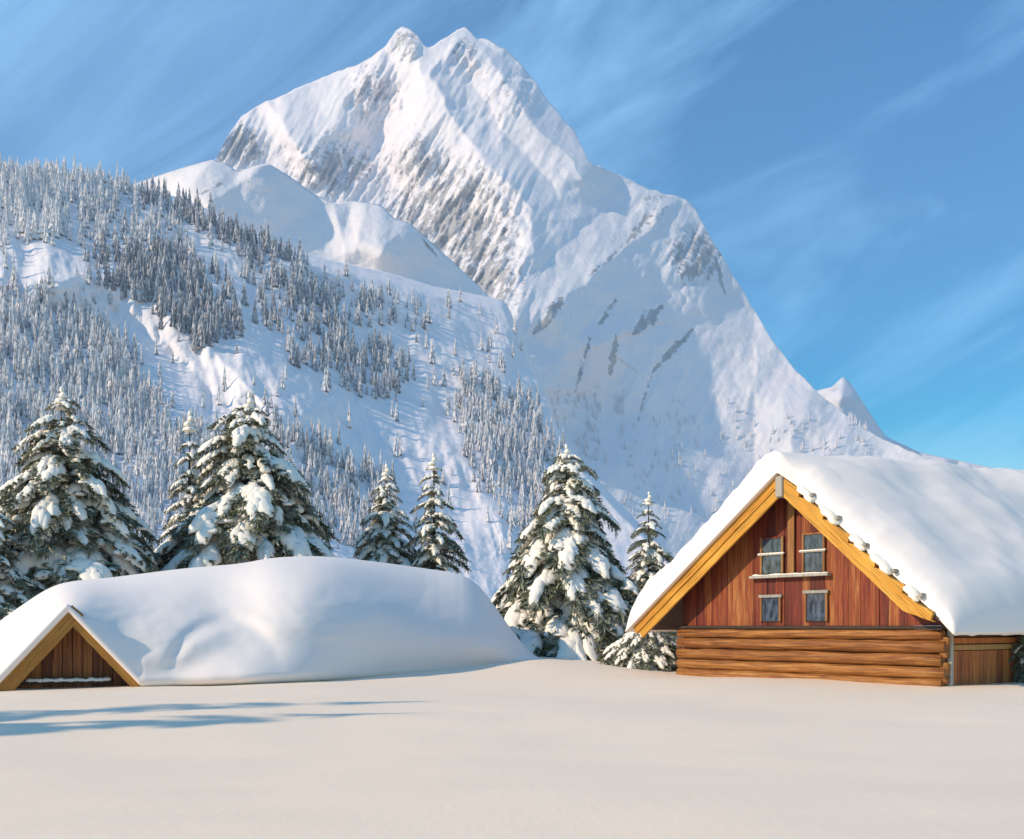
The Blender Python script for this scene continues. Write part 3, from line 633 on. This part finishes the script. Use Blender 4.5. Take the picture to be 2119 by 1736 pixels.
# roof deck
TL = 15.0
for (ex, ez) in ((LX, LZ), (RX, RZ2)):
    poly_prism('roof', [(0.0, RZ - 0.005), (ex, ez - 0.005), (ex, ez - 0.11), (0.0, RZ - 0.13)], OV + 0.125, TL, M['dark'], cab)
aL = math.atan2(RZ - LZ, -LX); lnL = math.hypot(LX, RZ - LZ); aR = math.atan2(RZ - RZ2, RX); lnR = math.hypot(RX, RZ - RZ2)
slope_board('barge_board', lnL, 0.30, 0.12, M['gold'], cab, (LX, OV, LZ), -aL, 0.008, 4)
nl = Vector((math.sin(aL), 0, -math.cos(aL)))
slope_board('barge_trim', lnL - 0.25, 0.27, 0.09, M['gold'], cab, (LX + nl.x * 0.303 + 0.1, OV + 0.05, LZ + nl.z * 0.303 + 0.08), -aL, 0.008, 5)
slope_board('barge_cap', lnL, 0.055, 0.16, M['dark'], cab, (LX - nl.x * 0.058, OV - 0.02, LZ - nl.z * 0.058), -aL, 0.006, 6)
def saw(s):
    k = (s * 6.0 + 0.1) % 1.0; return -0.20 + 0.25 * k ** 0.7 + 0.02 * math.sin(s * 40)
slope_board('barge_board', lnR, 0.52, 0.12, M['gold'], cab, (0.0, OV - 0.003, RZ), aR, 0.012, 7, steps=saw)
boxo('ridge_beam', (-0.14, 0.14, OV - 0.09, 0.0, 5.75, 6.42), M['grey'], cab, 0.03)
for i in range(6):
    for nm, k in (('snow_clump', 0.06 + 0.07 * math.sin(i * 3.7)), ('purlin_end', 0.40 + 0.09 * math.sin(i * 5.1))):
        t_ = (i + k - 0.1 + (1 if nm == 'snow_clump' else 0.0)) / 6.0
        if t_ < 0.08 or t_ > 0.97: continue
        p = Vector((RX * t_, OV, RZ - (RZ - RZ2) * t_))
        if nm == 'purlin_end':
            o = boxo(nm, (-0.055, 0.06, -0.05, 0.6, -0.05, 0.05 + 0.02 * (i % 3)), M['grey'], cab, 0.025); o.location = p + Vector((0.08, 0.02, 0.10)); o.rotation_euler = (0, aR + 0.25 * math.sin(i * 2.1), 0)
        else:
            ln = 0.42 + 0.14 * math.sin(i * 2.9)
            V, Q = join([blob(0, 0.04, 0, ln, 0.15, 0.15, 150 + i, 0.4, ICO3), blob(0.5 * ln, 0.0, -0.05, 0.20, 0.13, 0.12, 170 + i, 0.45, ICO3), blob(-0.45 * ln, 0.02, -0.04, 0.17, 0.12, 0.13, 190 + i, 0.45, ICO3)])
            o = link(nm, mesh_np(nm, V, Q), M['tree_snow'], cab); o.location = p + Vector((0.05, 0.07, -0.04)); o.rotation_euler = (0, aR, 0)
# snow on the roof: one thick sheet with a rounded rim
ux = np.concatenate([np.linspace(LX - 0.22, -0.6, 70), np.linspace(-0.5, 0.5, 14), np.linspace(0.6, RX + 0.45, 70)]); uy = np.concatenate([OV - 0.16 + 1.6 * np.linspace(0, 1, 26) ** 1.6, np.linspace(1.6, TL + 0.2, 60)])
UX, UY = np.meshgrid(ux, uy); UY = UY + 0.30 * sstep(-0.1, 0.7, UX) * np.clip(1 - (UY - uy[0]) / 2.5, 0, 1)
def rz_soft(x):
    k = 0.5; return np.array(RZ - 0.0 - np.where(x < 0, (RZ - LZ) / LX * x, (RZ - RZ2) / RX * x))
base = rz_soft(UX); soft = (rz_soft(UX - 0.9) + rz_soft(UX + 0.9) + 2 * rz_soft(UX) + rz_soft(UX - 0.45) + rz_soft(UX + 0.45)) / 6 + 0.12 * np.exp(-(UX / 0.9) ** 2)
fr = np.meshgrid(ux, uy)[1] - (OV - 0.16)
edgeL = 1 - np.clip(1 - (UX - ux[0]) / 0.5, 0, 1) ** 2; edgeR = 1 - np.clip(1 - (ux[-1] - UX) / 0.7, 0, 1) ** 2
fl = np.sqrt(np.clip(1 - np.clip(1 - fr / 0.22, 0, 1) ** 2, 0, 1)); fr_r = 0.12 + 0.88 * np.sqrt(np.clip(1 - np.clip(1 - fr / 2.2, 0, 1) ** 2, 0, 1))
side = sstep(-0.35, 0.5, UX); front = fl * (1 - side) + fr_r * side * np.sqrt(np.clip(fr / 0.12, 0, 1))
th = (0.98 * (1 - side) + 0.95 * side) * np.sqrt(edgeL) * np.sqrt(edgeR) * front
th = th * (1 + 0.16 * np.exp(-fr / 0.5) * fbm(UX / 0.7, UY * 0 + 2.2, 4)) * (1 + 0.10 * fbm(UX / 2.2, UY / 3.0, 3)) + 0.02 * fbm(UX / 0.9 + 3, UY / 0.9, 3) * front + 0.10 * front * side * fbm(UX / 3.0 + 9, UY / 4.0, 2)
top = np.maximum(soft + th * (1 + 0.045 * np.clip(UY, 0, 20)), base + 0.01); bot = base - 0.02
bot = bot - 0.08 * sstep(RX - 0.3, RX + 0.45, UX) * (1 + 0.5 * fbm(UX * 0 + 2, UY / 0.8, 3))
shape_ = UX.shape; V = np.concatenate([np.stack([UX, UY, top], -1).reshape(-1, 3), np.stack([UX, UY, bot], -1).reshape(-1, 3)])
q1 = grid_faces(*shape_); n0 = UX.size; idx = np.arange(n0).reshape(shape_); rim = np.concatenate([idx[0, :], idx[1:, -1], idx[-1, -2::-1], idx[-2:0:-1, 0]]); nx = np.roll(rim, -1)
q2 = q1[:, ::-1] + n0; q3 = np.stack([rim, rim + n0, nx + n0, nx], -1)
link('roof_snow', mesh_np('roof_snow', V, np.concatenate([q1, q2, q3])), M['snow'], cab)
# right side wall under the eave
def side_box(name, s0, s1, d0, d1, z0, z1, mat, bev=0.01): return boxo(name, (HW + d0, HW + d1, s0, s1, z0, z1), mat, cab, bev)
side_box('corner_post', 0.16, 0.30, -0.02, 0.12, -0.2, 1.62, M['grey'], 0.02)
for i in range(4): side_box('log_end', -0.05 + 0.0, 0.15, -0.13, 0.10 + 0.03 * (i % 2), 0.06 + 0.36 * i, 0.30 + 0.36 * i, M['log'], 0.04)
y = 0.42
while y < 7:
    w = r.uniform(0.24, 0.36); side_box('side_plank', y + 0.006, y + w - 0.006, -0.06 + r.uniform(-.012, .012), -0.01, -0.2, 0.98, M['side'], 0.006); y += w
for i, (z0, z1) in enumerate(((1.0, 1.16), (1.19, 1.36), (1.39, 1.56))): side_box('side_board', 0.42, 7, -0.04 + 0.02 * i, 0.03 + 0.02 * i, z0, z1, (M['tan'], M['side'], M['dark'])[i], 0.015)  # top board is dark in place of the shade band under the eave
side_box('side_wall', 0.2, TL - 1, -0.2, -0.08, -0.2, 1.9, M['dark'], 0.0)
poly_prism('left_wall', [(-HW + 0.02, -0.2), (-HW + 0.2, -0.2), (-HW + 0.2, 2.6), (-HW + 0.02, 2.6)], 0.2, TL - 1, M['side'], cab)

# ------------------------------------------------------------------ mountain air
hb = bmesh.new(); box(hb, -3900, 3900, -200, 6600, -60, 2450); hz = NT('air', 0.5, 0.5); hz.t.nodes.remove(hz.b)
pv = hz.n('ShaderNodeVolumePrincipled', Density=HAZE, Anisotropy=0.25); pv.inputs['Color'].default_value = (0.62, 0.76, 1.0, 1)
hz.l(pv.outputs[0], hz.t.nodes['Material Output'].inputs['Volume']); tag(link('haze', hb, hz.m), 'thin blue mountain air between the huts and the peaks', 'haze', kind='stuff')
